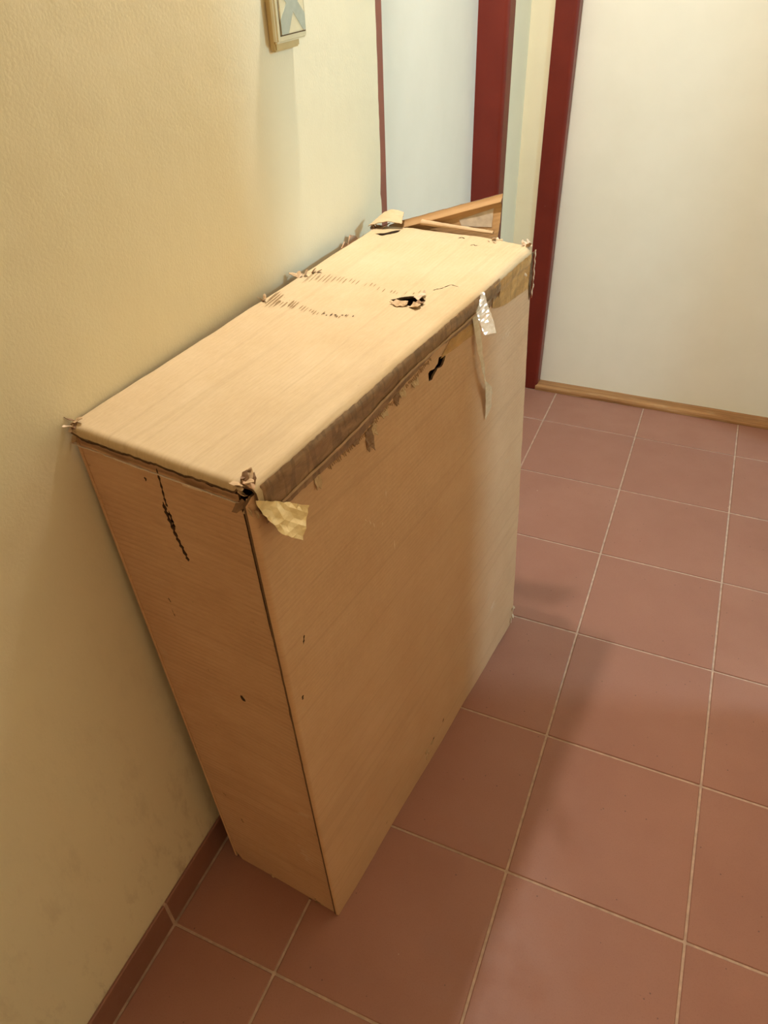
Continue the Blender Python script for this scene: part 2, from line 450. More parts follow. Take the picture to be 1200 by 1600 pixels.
# ------------------------------------------------------------------ the cardboard box
nf, ff, nb = Vector((.0578, .1159, 0)), Vector((.1490, .8836, 0)), Vector((-.1617, .1351, 0))
fb = Vector((-.098, .905, 0))
Tnf, Tff, Tnb, Tfb = Vector((.0389, .1117, .910)), Vector((.1186, .8558, .900)), Vector((-.198, .137, .9122)), Vector((-.170, .8805, .897))
FR, TP, EN = (nf, ff, Tff, Tnf), (Tnb, Tfb, Tff, Tnf), (nb, nf, Tnf, Tnb)
BK, FE, BT = (fb, nb, Tnb, Tfb), (ff, fb, Tfb, Tff), (nb, fb, ff, nf)
def bil(c, u, v):
    return c[0] * ((1 - u) * (1 - v)) + c[1] * (u * (1 - v)) + c[2] * (u * v) + c[3] * ((1 - u) * v)
def normal(c, u=.5, v=.5):
    du = (c[1] - c[0]).lerp(c[2] - c[3], v); dv = (c[3] - c[0]).lerp(c[2] - c[1], u)
    return du.cross(dv).normalized()
L, H, W0 = .745, .91, .262
nF, nT, nE = normal(FR), -normal(TP), normal(EN)
def nz(a, b, s=1.0, o=0.0): return noise.noise(Vector((a * s + o, b * s - o, o * 1.7)))

def front_map(a, b, off=0.0):
    v = b / H; r = .003 + .0035 * v
    def base(a_):
        u = a_ / L
        w = .004 * math.sin(math.pi * max(0, min(1, u))) * math.sin(math.pi * v) + (.0016 * nz(a_, b, 7, 3) + .0006 * nz(a_, b, 24, 5)) * min(1, max(0, H - b) / .10)
        w -= .004 * math.exp(-((a_ - .13) / .05) ** 2 - ((b - .02) / .04) ** 2) * 0
        return bil(FR, u, v) + nF * (w * min(1, max(0, a_) / .05) + off)
    if a >= r: return base(a)
    th = (r - a) / r
    eu = (FR[1] - FR[0]).lerp(FR[2] - FR[3], v).normalized()
    p = base(r) - eu * (r * math.sin(min(th, math.pi / 2))) - nF * (r - r * math.cos(min(th, math.pi / 2)))
    if th > math.pi / 2: p -= nF * ((th - math.pi / 2) * r)
    return p

RF, RN = .013, .007
def top_map(a, t, off=0.0, flapdrop=None):
    """t runs from the back edge over the top and round the front fold"""
    A = max(a, RN); u = A / L
    ex = (TP[3] - TP[0]).lerp(TP[2] - TP[1], u).normalized()
    dn = (FR[0] - FR[3]).lerp(FR[1] - FR[2], u).normalized()
    t1 = W0 + .0045 - RF
    sag = -.0035 * math.sin(math.pi * max(0, min(1, u))) * math.sin(math.pi * max(0, min(1, t / W0)))
    sag += .0018 * nz(A, t, 8, 11) + .0006 * nz(A, t, 30, 2)
    if t < .006: sag -= (.006 - t) ** 2 / .012
    p = bil(TP, u, min(t, t1) / W0) + nT * sag
    o = nT
    if t > t1:
        th = min((t - t1) / RF, math.pi / 2)
        p += ex * (RF * math.sin(th)) - nT * (RF - RF * math.cos(th))
        o = (ex * math.sin(th) + nT * math.cos(th))
        d = (t - t1) - RF * math.pi / 2
        if d > 0:
            p += dn * d
            if flapdrop is not None:
                x = max(0, min(1, (d + RF - flapdrop(A / L)) / .006)); p -= ex * (.0030 * x * x * (3 - 2 * x))
    p += o * off
    if a < RN:
        th = min((RN - a) / RN, math.pi / 2)
        eu = (TP[1] - TP[0]).lerp(TP[2] - TP[3], .5).normalized()
        p += -eu * (RN * math.sin(th)) - nT * (RN - RN * math.cos(th))
        e = (RN - a) - RN * math.pi / 2
        if e > 0: p -= nT * e
    return p
def down_to_t(d): return W0 + .0045 - RF + RF * math.pi / 2 + (d - RF)

def end_map(a, b, off=0.0):
    s = a / .232; v = b / H
    w = -.0042 + .0012 * nz(a, b, 9, 21) + .0005 * nz(a, b, 30, 8) - .004 * math.sin(math.pi * min(1, max(0, s))) * math.sin(math.pi * v) * .5
    return bil(EN, s, v) + nE * (w + off)

def inside(p, poly):
    x, y = p; c = False; j = len(poly) - 1
    for i in range(len(poly)):
        xi, yi = poly[i]; xj, yj = poly[j]
        if (yi > y) != (yj > y) and x < (xj - xi) * (y - yi) / (yj - yi) + xi: c = not c
        j = i
    return c

def ragged(poly, step, amp, seed=0, closed=True):
    """subdivide a polygon (or an open path) and push the points about"""
    out = []
    n = len(poly)
    for i in range(n if closed else n - 1):
        a = Vector(poly[i]); b = Vector(poly[(i + 1) % n]); d = (b - a).length
        m = max(1, int(d / step)); k = amp[i] if isinstance(amp, (list, tuple)) else amp
        pn = Vector((-(b - a).y, (b - a).x)).normalized() if d else Vector((0, 0))
        for j in range(m):
            q = a.lerp(b, j / m)
            w = (noise.noise(Vector((q.x * 60 + seed, q.y * 60, seed))) + .7 * noise.noise(Vector((q.x * 200, q.y * 200 + seed, seed)))) * k if j else 0
            out.append((q.x + pn.x * w, q.y + pn.y * w))
    if not closed: out.append(tuple(poly[-1]))
    return out

def sheet(name, outline, holes, fmap, thick, mat, parent, grid, uvscale=1.0, dense=None, smooth=True, core=None):
    """a board cut to an outline with holes, laid on the surface fmap and given thickness"""
    pts = [Vector(p) for p in outline]; edges = [(i, (i + 1) % len(pts)) for i in range(len(pts))]
    for h in holes:
        k = len(pts); pts += [Vector(p) for p in h]; edges += [(k + i, k + (i + 1) % len(h)) for i in range(len(h))]
    xs_ = [p[0] for p in outline]; ys_ = [p[1] for p in outline]
    gx = []
    x = min(xs_)
    y0, y1 = min(ys_), max(ys_)
    x0, x1 = min(xs_), max(xs_)
    def ticks(lo, hi, extra):
        n = max(2, int((hi - lo) / grid)); l = [lo + (hi - lo) * (i + .5) / n for i in range(n)]
        for (e0, e1, st) in extra:
            l = [q for q in l if not e0 <= q <= e1]
            q = e0
            while q <= e1: l.append(q); q += st
        return sorted(l)
    ex, ey = (dense or ([], []))
    def put(q):
        if inside(q, outline) and not any(inside(q, h) for h in holes): pts.append(Vector(q))
    inb = lambda v, bands: any(e0 - grid * .25 <= v <= e1 + grid * .25 for e0, e1, _ in bands)
    for gx_ in ticks(x0, x1, []):
        for gy_ in ticks(y0, y1, []):
            if not inb(gx_, ex) and not inb(gy_, ey): put((gx_, gy_))
    def run(lo, hi, st):
        n = max(1, round((hi - lo) / st)); return [lo + (hi - lo) * i / n for i in range(n + 1)]
    for e0, e1, st in ex:
        for gx_ in run(e0, e1, st):
            for gy_ in run(y0 + .002, y1 - .002, st * 2.6):
                if not inb(gy_, ey): put((gx_, gy_))
    for e0, e1, st in ey:
        for gy_ in run(e0, e1, st):
            for gx_ in run(x0 + .002, x1 - .002, st * 2.6): put((gx_, gy_))
    r = delaunay_2d_cdt(pts, edges, [], 1, 1e-6)
    vc, fc = r[0], [list(f) for f in r[2]]
    fc = [f for f in fc if inside((sum(vc[i][0] for i in f) / len(f), sum(vc[i][1] for i in f) / len(f)), outline)
          and not any(inside((sum(vc[i][0] for i in f) / len(f), sum(vc[i][1] for i in f) / len(f)), h) for h in holes)]
    n = len(vc)
    V = [fmap(p[0], p[1], 0.0) for p in vc] + [fmap(p[0], p[1], -thick) for p in vc]
    uv = [(p[0] * uvscale, p[1] * uvscale) for p in vc] * 2
    # outward orientation test against the offset direction
    F = []
    cnt = {}
    f0 = fc[len(fc) // 2]; nn = (V[f0[1]] - V[f0[0]]).cross(V[f0[2]] - V[f0[0]])
    flip = nn.dot(V[f0[0]] - V[n + f0[0]]) < 0
    for f in fc:
        g = f[::-1] if flip else f
        F.append(g); F.append([n + i for i in g[::-1]])
        for i in range(len(g)):
            e = (g[i], g[(i + 1) % len(g)]); cnt[e] = cnt.get(e, 0) + 1
    nface = len(F)
    for (i, j) in list(cnt):
        if (j, i) not in cnt: F.append([j, i, n + i, n + j])
    o = mesh_obj(name, V, F, mat, parent, uv, False, world_base(parent) if parent else None)
    if core is not None:
        o.data.materials.append(core)
        for p in o.data.polygons:
            if p.index >= nface or p.index % 2: p.material_index = 1
    if smooth:
        for p in o.data.polygons[:]:
            p.use_smooth = True
        o.data.set_sharp_from_angle(angle=math.radians(50))
    return o

bx = empty('cardboard_box', (-.02, .5, 0), label='large worn brown cardboard box with torn corners leaning on the wall', category='box')

# holes and tears on the front (fractions of the panel -> metres)
def fr(l): return [(u * L, v * H) for u, v in l]
def slit(pts, w, seed):
    """a thin torn cut along a path"""
    P = [Vector(p) for p in pts]; left, right = [], []
    for i, p in enumerate(P):
        d = (P[min(i + 1, len(P) - 1)] - P[max(i - 1, 0)]).normalized(); nn = Vector((-d.y, d.x))
        k = w * (.15 if i in (0, len(P) - 1) else 1) * (1 + .6 * math.sin(seed + i * 2.3))
        left.append(p + nn * k * .5); right.append(p - nn * k * .5)
    return [tuple(q) for q in left + right[::-1]]
def dens(pts, n):
    out = []
    for a, b in zip(pts, pts[1:]):
        for i in range(n): out.append((a[0] + (b[0] - a[0]) * i / n, a[1] + (b[1] - a[1]) * i / n))
    return out + [pts[-1]]
hole1 = ragged(fr([(.490, .9405), (.4994, .942), (.5137, .9391), (.5279, .9424), (.5334, .9499), (.5528, .9472), (.5606, .9433), (.5558, .9377), (.5443, .9319), (.5262, .9343), (.5131, .9301), (.5033, .9255), (.4909, .9278)]), .003, .0012, 4)
front_holes = [hole1,
    slit(dens(fr([(.152, .946), (.158, .951), (.163, .944)]), 3), .0045, 1),
    slit(dens(fr([(.5215, .0745), (.517, .069), (.5135, .0665)]), 3), .004, 2),
    slit(dens(fr([(.466, .0655), (.460, .0615), (.4545, .059)]), 3), .004, 3),
    slit(dens(fr([(.0560, .734), (.0535, .7275), (.0505, .720)]), 3), .0022, 5),
    slit(dens(fr([(.0265, .638), (.0255, .634), (.0248, .630)]), 2), .0030, 6),
    slit(dens(fr([(.2255, .040), (.219, .034)]), 3), .002, 8)]
fo = ragged([(-.0018, .006), (.003, .001), (L - .016, .001), (L - .001, .022), (L - .001, .84), (L - .006, .850), (L - .006, .896), (.004, .896), (-.0038, .885)],
            .006, [.0003, .0004, .002, .001, .0006, .0015, .0004, .0004, .0003], 2)
front = sheet('front_panel', fo, front_holes, front_map, .003, m_front, bx, .03, core=m_core_shaded, dense=([(-.003, .009, .0012)], []))

# near end board, set a little back from the front board's folded edge so a dark gap runs down the corner
def gap_a(b): 
    v = b / H
    return .232 - (.003 + .0035 * v) - .0010 - (.0032 + .0052 * v) - .0012 * (noise.noise(Vector((b * 30, 1, 5))) + .6 * noise.noise(Vector((b * 110, 4, 5)))) 
eo = [(.016, .001), (.10, .0015), (.19, .001)] + [(gap_a(b), b) for b in [i * .006 for i in range(0, 149)]] + ragged([(gap_a(.893), .893), (.0, .897)], .004, [.0028, 0], 3, False)[:-1] + [(.002, .90), (-.0005, .60), (.001, .30), (.004, .03)]
es = lambda l: [(s * .232, v * H) for s, v in l]
end_holes = [
    slit(dens(es([(.489, .9775), (.484, .955), (.4795, .936), (.480, .922)]), 5), .0024, 1),
    slit(dens(es([(.463, .928), (.462, .912), (.470, .892), (.478, .875), (.492, .858), (.507, .8395)]), 5), .0046, 2),
    slit(dens(es([(.4815, .917), (.4835, .900), (.4855, .889)]), 5), .0030, 3),
    ragged(es([(.592, .592), (.607, .5935), (.622, .588), (.623, .582), (.603, .581), (.593, .585)]), .002, .0006, 3),
    slit(dens(es([(.390, .957), (.395, .9535), (.391, .951)]), 2), .0024, 5),
    slit(dens(es([(.262, .748), (.268, .743), (.271, .740)]), 2), .0016, 6),
    slit(dens(es([(.259, .726), (.262, .718), (.268, .712)]), 2), .0012, 7),
    slit(dens(es([(.228, .186), (.233, .180), (.240, .172)]), 3), .0016, 8),
    slit(dens(es([(.125, .252), (.140, .2475), (.152, .2455)]), 3), .0012, 9)]
end = sheet('end_panel', eo, end_holes, end_map, .003, m_end, bx, .026, core=m_core_shaded)

# top board with its front fold, near fold and holes
tp = lambda l: [(u * L, w * W0) for u, w in l]
def flap_low(u):
    k = [(0, .040), (.2, .037), (.43, .024), (.63, .025), (.8, .022), (1, .022)]
    for (a, b), (c, d) in zip(k, k[1:]):
        if u <= c: return b + (d - b) * (u - a) / (c - a)
    return .022
hole2 = ragged(tp([(.609, .625), (.626, .655), (.640, .70), (.645, .7474), (.632, .80), (.606, .812), (.592, .80), (.596, .745), (.598, .690)]), .003, .0012, 6)
top_holes = [hole2,
    slit(dens(tp([(.6817, .7725), (.690, .782), (.6977, .8037), (.7234, .8266), (.7172, .8783)]), 4), .0016, 3),
    slit(dens(tp([(.985, .560), (.995, .575), (.988, .60)]), 3), .0022, 4),
    slit(dens(tp([(.951, .672), (.958, .69), (.953, .7007), (.957, .722)]), 3), .0018, 5),
    ragged(tp([(.945, .062), (.955, .11), (.978, .148), (.990, .180), (.972, .182), (.955, .155), (.938, .12)]), .004, .0016, 6)]
low_edge = [(u * L, down_to_t(flap_low(u))) for u in [i / 40 * (1 - .0135 / L) for i in range(1, 41)]]
low_edge = [(a, t + .0016 * noise.noise(Vector((a * 70, 3, 1)))) for a, t in low_edge]
to = ragged([(-.004, .004), (.004, -.0005), (L - .004, 0), (L + .010, .06), (L + .008, W0 * .7), (L - .005, W0 - .02), (L - .013, down_to_t(.02))], .006, [.001, .0012, .003, .003, .002, .0015, .0], 5, False)[:-1]
to += low_edge[::-1]
to += ragged([(.010, down_to_t(.036)), (.006, W0 + .004), (.001, W0 - .012), (-.006, W0 - .018), (-.009, .02), (-.004, .004)], .004, [.0015, .0015, .0015, .0022, .002, 0], 9, False)[:-1]
top = sheet('top_panel', to, top_holes, top_map, .003, m_top, bx, .026, core=m_core_shaded, dense=([(-.011, .010, .0022)], [(W0 - .012, W0 + .018, .002), (0, .008, .002)]))

# unseen sides
def plainpanel(name, c, inset):
    nn = normal(c)
    def fm(a, b, off=0.0): return bil(c, a, b) - nn * inset + nn * off
    return fm
def flatsheet(name, c, sgn, inset, mat):
    nn = normal(c) * sgn; n = 8
    V, F, UV = [], [], []
    for layer in (0, .004):
        for i in range(n + 1):
            for j in range(n + 1):
                u, v = .004 + .992 * i / n, .006 + .985 * j / n
                V.append(bil(c, u, v) - nn * (inset + layer - .0008 * nz(u, v, 6, 4))); UV.append((u * .8, v * .9))
    m = (n + 1) ** 2
    for i in range(n):
        for j in range(n):
            a = i * (n + 1) + j; q = [a, a + n + 1, a + n + 2, a + 1]
            F.append(q); F.append([m + k for k in q[::-1]])
    rim = [i * (n + 1) for i in range(n + 1)] + [n * (n + 1) + j for j in range(1, n + 1)] + [i * (n + 1) + n for i in range(n - 1, -1, -1)] + [j for j in range(n - 1, 0, -1)]
    for a, b in zip(rim, rim[1:] + rim[:1]): F.append([a, b, m + b, m + a])
    o = mesh_obj(name, V, F, mat, bx, UV, False, world_base(bx))
    bm = bmesh.new(); bm.from_mesh(o.data); bmesh.ops.recalc_face_normals(bm, faces=bm.faces); bm.to_mesh(o.data); bm.free()
    return o
flatsheet('back_panel', BK, 1, .0015, m_front)
flatsheet('end_panel', FE, 1, .0045, m_end)
flatsheet('bottom_panel', BT, -1, .0015, m_core)

# ---- scraps, tears and tape -------------------------------------------------
def frame_on(fmap, a, b):
    p = fmap(a, b); e1 = (fmap(a + .003, b) - p).normalized(); e2 = (fmap(a, b + .003) - p).normalized()
    return p, e1, e2, (fmap(a, b, .002) - p).normalized()
def scrap(name, P, e1, e2, n, poly, curl, mat, parent, thick=.0007, crumple=.002, seed=0, grid=.004, lift=.0008):
    """a torn paper shred: flat polygon in (e1, e2) lifted and crumpled along n; curl(x, y) is its height"""
    P = Vector(P)
    def fm(x, y, off=0.0):
        h = curl(x, y) + crumple * nz(x, y, 160, seed) + lift
        return P + e1 * (x + crumple * .5 * nz(x, y, 200, seed + 5)) + e2 * y + n * (h + off)
    return sheet(name, ragged(poly, max(.002, grid * .6), .0008, seed), [], fm, thick, mat, parent, grid, smooth=False)
def scrap_on(name, fmap, a0, b0, poly, lift, mat, parent, thick=.0003, crumple=.0005, seed=0, grid=.006):
    """a shred lying along the surface fmap; lift(x, y) is its height above it"""
    def fm(x, y, off=0.0): return fmap(a0 + x, b0 + y, lift(x, y) + crumple * nz(x, y, 120, seed) + off)
    return sheet(name, ragged(poly, max(.002, grid * .6), .0006, seed), [], fm, thick, mat, parent, grid, smooth=True)
X, Y, Z = Vector((1, 0, 0)), Vector((0, 1, 0)), Vector((0, 0, 1))

# brown tape round the top front edge
def tape(name, a0, a1, lows, mat, seed, high=.004, off=.0012, step=.006):
    n = int((a1 - a0) / step)
    def low(u):
        for (p, q), (r, s) in zip(lows, lows[1:]):
            if u <= r: return q + (s - q) * (u - p) / (r - p)
        return lows[-1][1]
    up = [(a0 + (a1 - a0) * i / n, W0 + high + .0015 * noise.noise(Vector((i * .7, seed, 1)))) for i in range(n + 1)]
    dn = [(a, down_to_t(low(a / L)) + .0016 * noise.noise(Vector((a * 130, seed, 7)))) for a, _ in up]
    def fm(a, t, o=0.0):
        wr = .0007 * noise.noise(Vector((a * 14, t * 150, seed))) + .0004 * noise.noise(Vector((a * 50, t * 300, seed + 3)))
        return top_map(a, t, off + max(-.0008, wr) + o, flap_low)
    return sheet(name, dn + up[::-1], [], fm, .00025, mat, parent=bx, grid=.012, dense=([], [(W0 - .002, down_to_t(.05), .0035)]))
t1 = tape('packing_tape', .014, .60, [(.0, .052), (.075, .051), (.15, .052), (.257, .052), (.38, .040), (.52, .030), (.69, .038), (1, .038)], m_tape, 3)
t1['label'] = 'wrinkled brown packing tape along the top front edge'
t2 = tape('packing_tape', .575, L - .015, [(.75, .036), (.80, .050), (.85, .059), (1, .068)], m_amber, 8, high=.008)
t2['label'] = 'amber packing tape near the far top corner'
def ridge():
    n = 120; lo, hi = [], []
    for i in range(n + 1):
        a = L * (.05 + .70 * i / n); d = flap_low(a / L) + .0012 * noise.noise(Vector((a * 40, 5, 2)))
        wd = .0022 + .0012 * noise.noise(Vector((a * 60, 9, 2)))
        lo.append((a, down_to_t(d + wd))); hi.append((a, down_to_t(d - wd)))
    def fm(a, t, o=0.0): return top_map(a, t, .0026 + o, flap_low)
    return sheet('tape_edge', lo + hi[::-1], [], fm, .0004, m_edge, bx, .02)
ridge()['label'] = 'pale wrinkled lower edge of the tape'
# torn liner hanging below the tape, with frayed flutes
scrap_on('tape_residue', front_map, .40, .868, [(0, -.006), (.03, .008), (.105, .012), (.108, -.016), (.035, -.010)], lambda x, y: .0012, m_orange, bx, .0002, .0003, 3, .01)
for i, (u, v, w, h) in enumerate([(.285, .940, .020, .030), (.30, .944, .012, .018), (.14, .943, .012, .018), (.375, .953, .014, .014), (.395, .955, .016, .012), (.335, .948, .018, .010), (.245, .945, .016, .008), (.44, .950, .02, .008)]):
    P, e1, e2, n = frame_on(front_map, u * L, v * H)
    poly = [(-w / 2, 0), (w / 2, .002), (w * .42, -h * .5), (w * .15, -h), (-w * .1, -h * .75), (-w * .35, -h * .9)]
    scrap('torn_scrap', P, e1, e2, n, poly, lambda x, y, h=h: .0035 * min(1, -y / h) ** 2 if y < 0 else 0, m_core if i % 3 == 0 else m_torn, bx, .0008, .0025, 20 + i, .003)
# frayed row of flute ends under the tape
def fray_row():
    V, F = [], []
    for i in range(74):
        u = .17 + .33 * i / 73; v = 1 - (.053 - (.020 * max(0, (u - .27)) / .23)) / H + rnd.uniform(-.0015, .0015)
        P, e1, e2, n = frame_on(front_map, u * L, v * H - .001)
        w, h = rnd.uniform(.0007, .0013), rnd.uniform(.003, .007)
        q = [P - e1 * w + n * .0007, P + e1 * w + n * .0007, P + e1 * (w * .5 + .002) - e2 * h + n * .0006, P - e1 * (w * .5 - .002) - e2 * h + n * .0006]
        k = len(V); V += q + [x - n * .0005 for x in q]
        F += [[k, k + 3, k + 2, k + 1], [k, k + 1, k + 5, k + 4], [k + 1, k + 2, k + 6, k + 5], [k + 2, k + 3, k + 7, k + 6], [k + 3, k, k + 4, k + 7]]
    return V, F
fr_o = mesh_obj('frayed_flutes', *fray_row(), m_fray, bx, base=world_base(bx)); fr_o['kind'] = 'stuff'

# yellowed tape end curling off the near top corner
P = front_map(.012, .885, .004)
e1 = (FR[1] - FR[0]).normalized(); e2 = (FR[3] - FR[0]).normalized()
c1 = scrap('curled_tape', P, e1, e2, nF, [(-.012, .012), (.000, .004), (.046, -.028), (.020, -.052), (.000, -.032)], lambda x, y: .004 + .9 * max(0, -y - .004) * .5 + 3 * max(0, x - .015) ** 2, m_curl, bx, .0003, .0025, 33, .006)
c1['label'] = 'yellowed curled tape end'
# glossy clear tape sticking out near the far end
h = Vector((.0051, -.4753, .8798)); A = Vector((.0957, .6402, .8957)); B = Vector((.1304, .5870, .8666))
e1 = (B - A).normalized(); e2 = h.cross(e1).normalized()
gl = scrap('clear_tape', A, e1, e2, h, [(-.006, -.010), (.035, -.010), (.070, -.009), (.072, .008), (.035, .009), (-.004, .008)], lambda x, y: .0012 * math.sin(x * 160) * 0 - 4 * y * y, m_clear, bx, .0002, .0005, 41, .004)
gl['label'] = 'glossy clear tape end'
# long thin strip of clear tape hanging down the front
hp = [(-.004, .004), (.014, .004), (.016, -.07), (.034, -.12), (.062, -.150), (.068, -.160), (.050, -.204), (.040, -.16), (.018, -.10), (.006, -.06)]
hg = scrap_on('hanging_tape', front_map, .675 * L, .972 * H, hp, lambda x, y: .0035 + .007 * math.sin(min(1, max(0, -y) / .2) * 3.1) + .0018 * math.sin(x * 260 + y * 40), m_haze, bx, .0002, .0008, 47, .006)
hg['label'] = 'thin clear tape strip hanging down the front'

# torn hole in the top: shreds standing round it
P, e1, e2, n = frame_on(top_map, .605 * L, .735 * W0)
for i, (x, y, poly, k, mt) in enumerate([
    (-.012, -.012, [(0, -.012), (.010, -.006), (.012, .012), (.0, .016), (-.006, .004)], .5, m_torn),
    (-.010, .012, [(-.004, -.004), (.008, -.003), (.009, .006), (.002, .012), (-.008, .008)], .9, m_torn),
    (.020, .006, [(-.003, -.006), (.010, -.002), (.018, .002), (.008, .007), (-.002, .005)], 1.0, m_pale),
    (.003, .016, [(-.004, -.004), (.006, -.004), (.004, .007), (-.005, .006)], 1.3, m_core)]):
    scrap('torn_scrap', P + e1 * x + e2 * y, e1, e2, n, poly, lambda a, b, k=k: k * .35 * math.hypot(a, b), mt, bx, .0006, .003, 60 + i, .003)
# shreds along the edges: (map, a, b, size, material)
def tuft(fmap, a, b, size, cnt, seed, mats, spread=1.0, out=.6, along=None):
    r2 = random.Random(seed)
    P0, e1, e2, n = frame_on(fmap, a, b)
    for i in range(cnt):
        th = r2.uniform(0, 6.28); s = size * r2.uniform(.5, 1.1)
        d1 = (e1 * math.cos(th) + e2 * math.sin(th)).normalized(); d2 = n.cross(d1)
        tilt = r2.uniform(.1, out)
        d1t = (d1 * math.cos(tilt) + n * math.sin(tilt)).normalized(); nn = d1t.cross(d2).normalized() * -1
        P = P0 + (e1 * r2.uniform(-1, 1) + e2 * r2.uniform(-1, 1)) * size * .5 * spread
        poly = [(-s * .1, -s * .22), (s * .45, -s * .30), (s, -s * .08), (s * .8, s * .2), (s * .3, s * .28), (-s * .1, s * .2)]
        scrap('torn_scrap', P, d1t, d2, nn, poly, lambda x, y, s=s: 7 * x * x, r2.choice(mats), bx, .0006, .002, seed * 3 + i, .003)
tuft(top_map, .002, .004, .016, 5, 101, [m_torn, m_pale, m_core], 1, .9)
tuft(end_map, .008, .893, .016, 4, 102, [m_torn, m_pale], 1, .9)
tuft(top_map, .004, W0 - .004, .015, 9, 103, [m_core, m_torn, m_torn, m_end], 1.1, .8)
tuft(end_map, .227, .886, .015, 9, 104, [m_core, m_torn, m_torn, m_end], 1.2, .8)
tuft(top_map, L - .012, W0 - .010, .014, 6, 105, [m_core, m_torn, m_pale], 1.2, 1.0)
tuft(top_map, L - .002, W0 * .78, .014, 5, 106, [m_torn, m_pale], 1.6, .9)
tuft(top_map, .640 * L, .008, .016, 5, 107, [m_torn, m_pale], 1.2, 1.1)
tuft(top_map, .668 * L, .014, .010, 4, 108, [m_torn, m_core], 1, 1.0)
tuft(top_map, .503 * L, .004, .012, 3, 109, [m_torn, m_core], 1, 1.0)
tuft(front_map, L - .003, .048, .013, 4, 110, [m_torn, m_pale], 1, .9)
tuft(front_map, L - .006, .020, .014, 3, 111, [m_torn, m_pale], 1, .6)
tuft(front_map, .425 * L, .044, .014, 5, 112, [m_torn, m_front], 1.2, .35)
tuft(front_map, .452 * L, .052, .010, 3, 113, [m_torn, m_core], 1, .35)
tuft(end_map, .19, .004, .012, 3, 114, [m_torn, m_core], 2.2, .4)
tuft(end_map, .09, .004, .010, 3, 115, [m_torn], 2.2, .4)
tuft(front_map, .955 * L, .962 * H, .010, 2, 116, [m_pale, m_torn], 1, .9)
# ragged paper lip along the near top edge
def lip():
    def fm(x, y, off=0.0):
        p = end_map(x, .889 + y * .5); return p + nE * (.0035 + .006 * max(0, y + .004) / .008 + .0012 * nz(x, y, 90, 2) + off)
    lo = [(x, -.006 + .002 * nz(x, 0, 120, 3) - (.006 if .135 < x < .185 and nz(x, 1, 60, 4) > -.1 else 0) - (.004 if .05 < x < .075 else 0)) for x in [.002 + .0021 * i for i in range(104)]]
    hi = [(x, .004 + .002 * nz(x, 3, 100, 9)) for x, _ in lo][::-1]
    return sheet('torn_edge', lo + hi, [], fm, .0009, m_pale, bx, .006, smooth=False)
lip()['label'] = 'pale torn paper lip along the near top edge'
# dark strip painting the shade in the torn far top corner, with a pale paper edge
Pf = front_map(L - .006, .90); eu = (FR[1] - FR[0]).normalized(); ez = (FR[3] - FR[0]).normalized()
scrap('torn_edge', Pf, eu, ez, nF, [(-.008, .0), (.0065, .0), (.0065, -.03), (.006, -.07), (.001, -.080), (-.003, -.062), (-.008, -.03)], lambda x, y: .0012, m_core_shaded, bx, .001, .002, 71, .004)
scrap('torn_edge', Pf + eu * .0032, eu, ez, nF, [(.0, .004), (.0035, .003), (.003, -.04), (.0028, -.078), (.0, -.076), (.0004, -.04)], lambda x, y: .0045, m_pale, bx, .001, .0018, 72, .004)

# far top flap standing up, its edge bent over, with a patch of old tape
def flap_top(x): return .9036 + (max(x, -.128) + .128) * (.0557 / .176)
def flap_map(x, d, off=0.0):
    z = flap_top(x) - d
    k = math.exp(-((d - .0105) / .0045) ** 2)
    y = .896 + .012 * (z - .9) / .05 - .0065 * k - .0008 * max(0, d - .014) / .01 + .0010 * nz(x, z, 40, 3)
    return Vector((x, y - off, z))
fo2 = ragged([(-.150, .034), (-.150, .008), (-.128, 0), (-.03, .0), (.0485, 0), (.0500, .054), (.048, .094)], .006, [.0, .0006, .0008, .0008, .0006, .0006, 0], 12)
flap = sheet('top_flap', fo2, [], flap_map, .004, m_flap, bx, .012, dense=([], [(.001, .020, .0024)]), core=m_core_shaded)
def patch_map(x, d, off=0.0): return flap_map(x, d, .0008 + off)
pt = sheet('tape_patch', ragged([(-.022, .0225), (.036, .0185), (.037, .047), (-.016, .034)], .006, .0008, 3), [], patch_map, .0003, plain('grey_tape_patch', (.42, .34, .26), .6, .3, 80, .15), flap, .008)
# rolled strip of torn liner lying along the opening
def roll(a, b, r0, r1):
    a, b = Vector(a), Vector(b); d = (b - a).normalized(); s = d.cross(Z).normalized(); u = s.cross(d)
    V, F, UV = [], [], []; n, m = 14, 10
    for i in range(n + 1):
        t = i / n; r = r0 + (r1 - r0) * t + .0006 * nz(t, 0, 9, 4)
        for j in range(m):
            th = math.radians(-40 + 280 * j / (m - 1))
            V.append(a.lerp(b, t) + s * (r * 1.5 * math.cos(th)) + u * (r * math.sin(th)) + Z * (.001 * nz(t, j, 3, 2))); UV.append((t * .13, j * .002))
    for i in range(n):
        for j in range(m - 1): F.append([i * m + j, i * m + j + 1, (i + 1) * m + j + 1, (i + 1) * m + j])
    return V, F, UV
v_, f_, uv_ = roll((-.086, .886, .9085), (.043, .884, .9035), .0045, .0025)
mesh_obj('rolled_liner', v_, f_, m_torn, bx, uv_, True, world_base(bx))
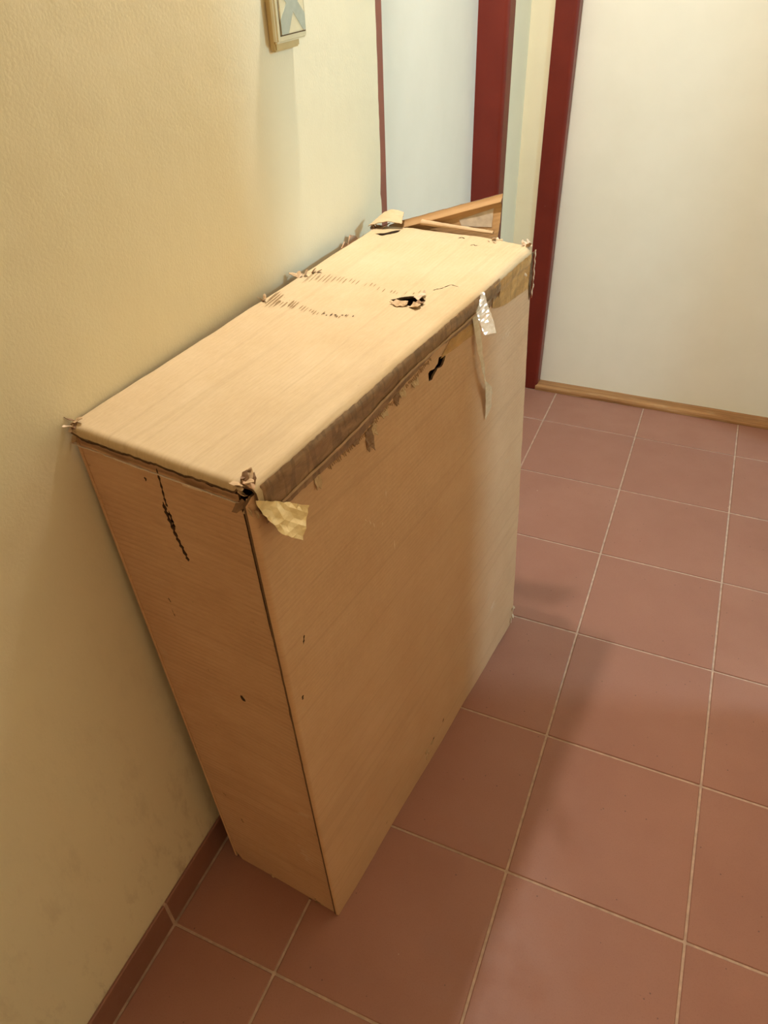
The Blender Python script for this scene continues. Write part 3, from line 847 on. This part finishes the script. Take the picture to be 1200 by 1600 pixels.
# torn piece of liner lifted at the far back corner
def quad_map(c, curl):
    def fm(u, v, off=0.0):
        nn = normal(c, u, v)
        return bil(c, u, v) + nn * (curl * math.sin(math.pi * min(1, max(0, u))) + .0015 * nz(u, v, 7, 3) + off)
    return fm
qc = (Vector((-.176, .858, .902)), Vector((-.118, .872, .907)), Vector((-.124, .898, .9185)), Vector((-.166, .902, .912)))
sheet('lifted_liner', ragged([(0, 0), (.35, -.03), (.7, .05), (1, 0), (1, 1), (.5, 1.03), (0, 1)], .06, .03, 5), [], quad_map(qc, .006), .0012, m_top, bx, .08, uvscale=.05)
tuft(top_map, .985 * L, .006, .018, 5, 120, [m_core, m_torn], 1.2, .9)
# two pointed shreds of the back board sticking up by the wall
for i, tri in enumerate([[(.784, .880), (.797, .8865), (.8065, .880), (.8065, .868), (.784, .868)], [(.806, .880), (.8158, .8925), (.838, .8835), (.850, .870), (.806, .868)]]):
    def sm(y, z, off=0.0, i=i): return Vector((-.192 + .002 * i + off + .001 * nz(y, z, 60, i), y, z + .006))
    sheet('torn_scrap', ragged(tri, .004, .0006, i), [], sm, .0015, m_end, bx, .006)

# scuff marks on the top: two combed rows of dark ticks
def ticks(path, n, lens, seed, wid):
    r2 = random.Random(seed); V, F = [], []
    for i in range(n):
        s = i / (n - 1); j = min(int(s * (len(path) - 1)), len(path) - 2); q = s * (len(path) - 1) - j
        u = path[j][0] + (path[j + 1][0] - path[j][0]) * q; w = path[j][1] + (path[j + 1][1] - path[j][1]) * q
        ln = lens(s) * r2.uniform(.6, 1.2); a = u * L + r2.uniform(-.004, .004); t = w * W0 + r2.uniform(-.001, .001)
        if r2.random() < .15: continue
        k = len(V); hw = wid * r2.uniform(.5, 1.2)
        for aa, ww in ((-ln * .5, .1), (-ln * .2, 1), (ln * .25, .9), (ln * .5, .1)):
            for sg in (-1, 1): V.append(top_map(a + aa, t + sg * hw * ww - aa * .12, .00025))
        F += [[k, k + 2, k + 3, k + 1], [k + 2, k + 4, k + 5, k + 3], [k + 4, k + 6, k + 7, k + 5]]
    return V, F
def marks(name, vf, mat):
    o = mesh_obj(name, *vf, mat, bx, base=world_base(bx)); o['kind'] = 'stuff'; return o
marks('scuff_marks', ticks([(.52, .03), (.514, .13), (.503, .256), (.497, .384), (.507, .549)], 26, lambda s: .040 * (1 - s) ** 2 + .010, 1, .0010), m_scuff)
marks('scuff_marks', ticks([(.516, .04), (.51, .16), (.503, .22)], 12, lambda s: .040 * (1 - s) + .012, 5, .0012), m_scuff)
marks('scuff_marks', ticks([(.500, .40), (.507, .555)], 9, lambda s: .007, 3, .0014), m_dark)
marks('scuff_marks', ticks([(.64, .05), (.651, .123), (.663, .27), (.662, .45), (.645, .58), (.66, .72)], 34, lambda s: .045 * (1 - s) ** 3 + .012, 2, .0007), m_scuff)
# pale scratches on the front
def slivers(l, mat, fmap, name):
    V, F = [], []
    for a, b, ln, wd, sl in l:
        k = len(V)
        for s, ww in ((-.5, .1), (0, 1), (.5, .1)):
            for sg in (-1, 1): V.append(fmap(a + sg * wd * ww + s * ln * sl, b + s * ln, .0003))
        F += [[k, k + 1, k + 3, k + 2], [k + 2, k + 3, k + 5, k + 4]]
    o = mesh_obj(name, V, F, mat, bx, base=world_base(bx)); o['kind'] = 'stuff'; return o
slivers([(.3176 * L, .8187 * H, .012, .0007, .1), (.3327 * L, .7123 * H, .018, .0008, 0), (.262 * L, .7985 * H, .009, .0007, -.3), (.272 * L, .788 * H, .010, .0007, -.2), (.298 * L, .775 * H, .006, .0005, 0), (.25 * L, .81 * H, .005, .0005, -.4)], m_scratch, front_map, 'scratches')
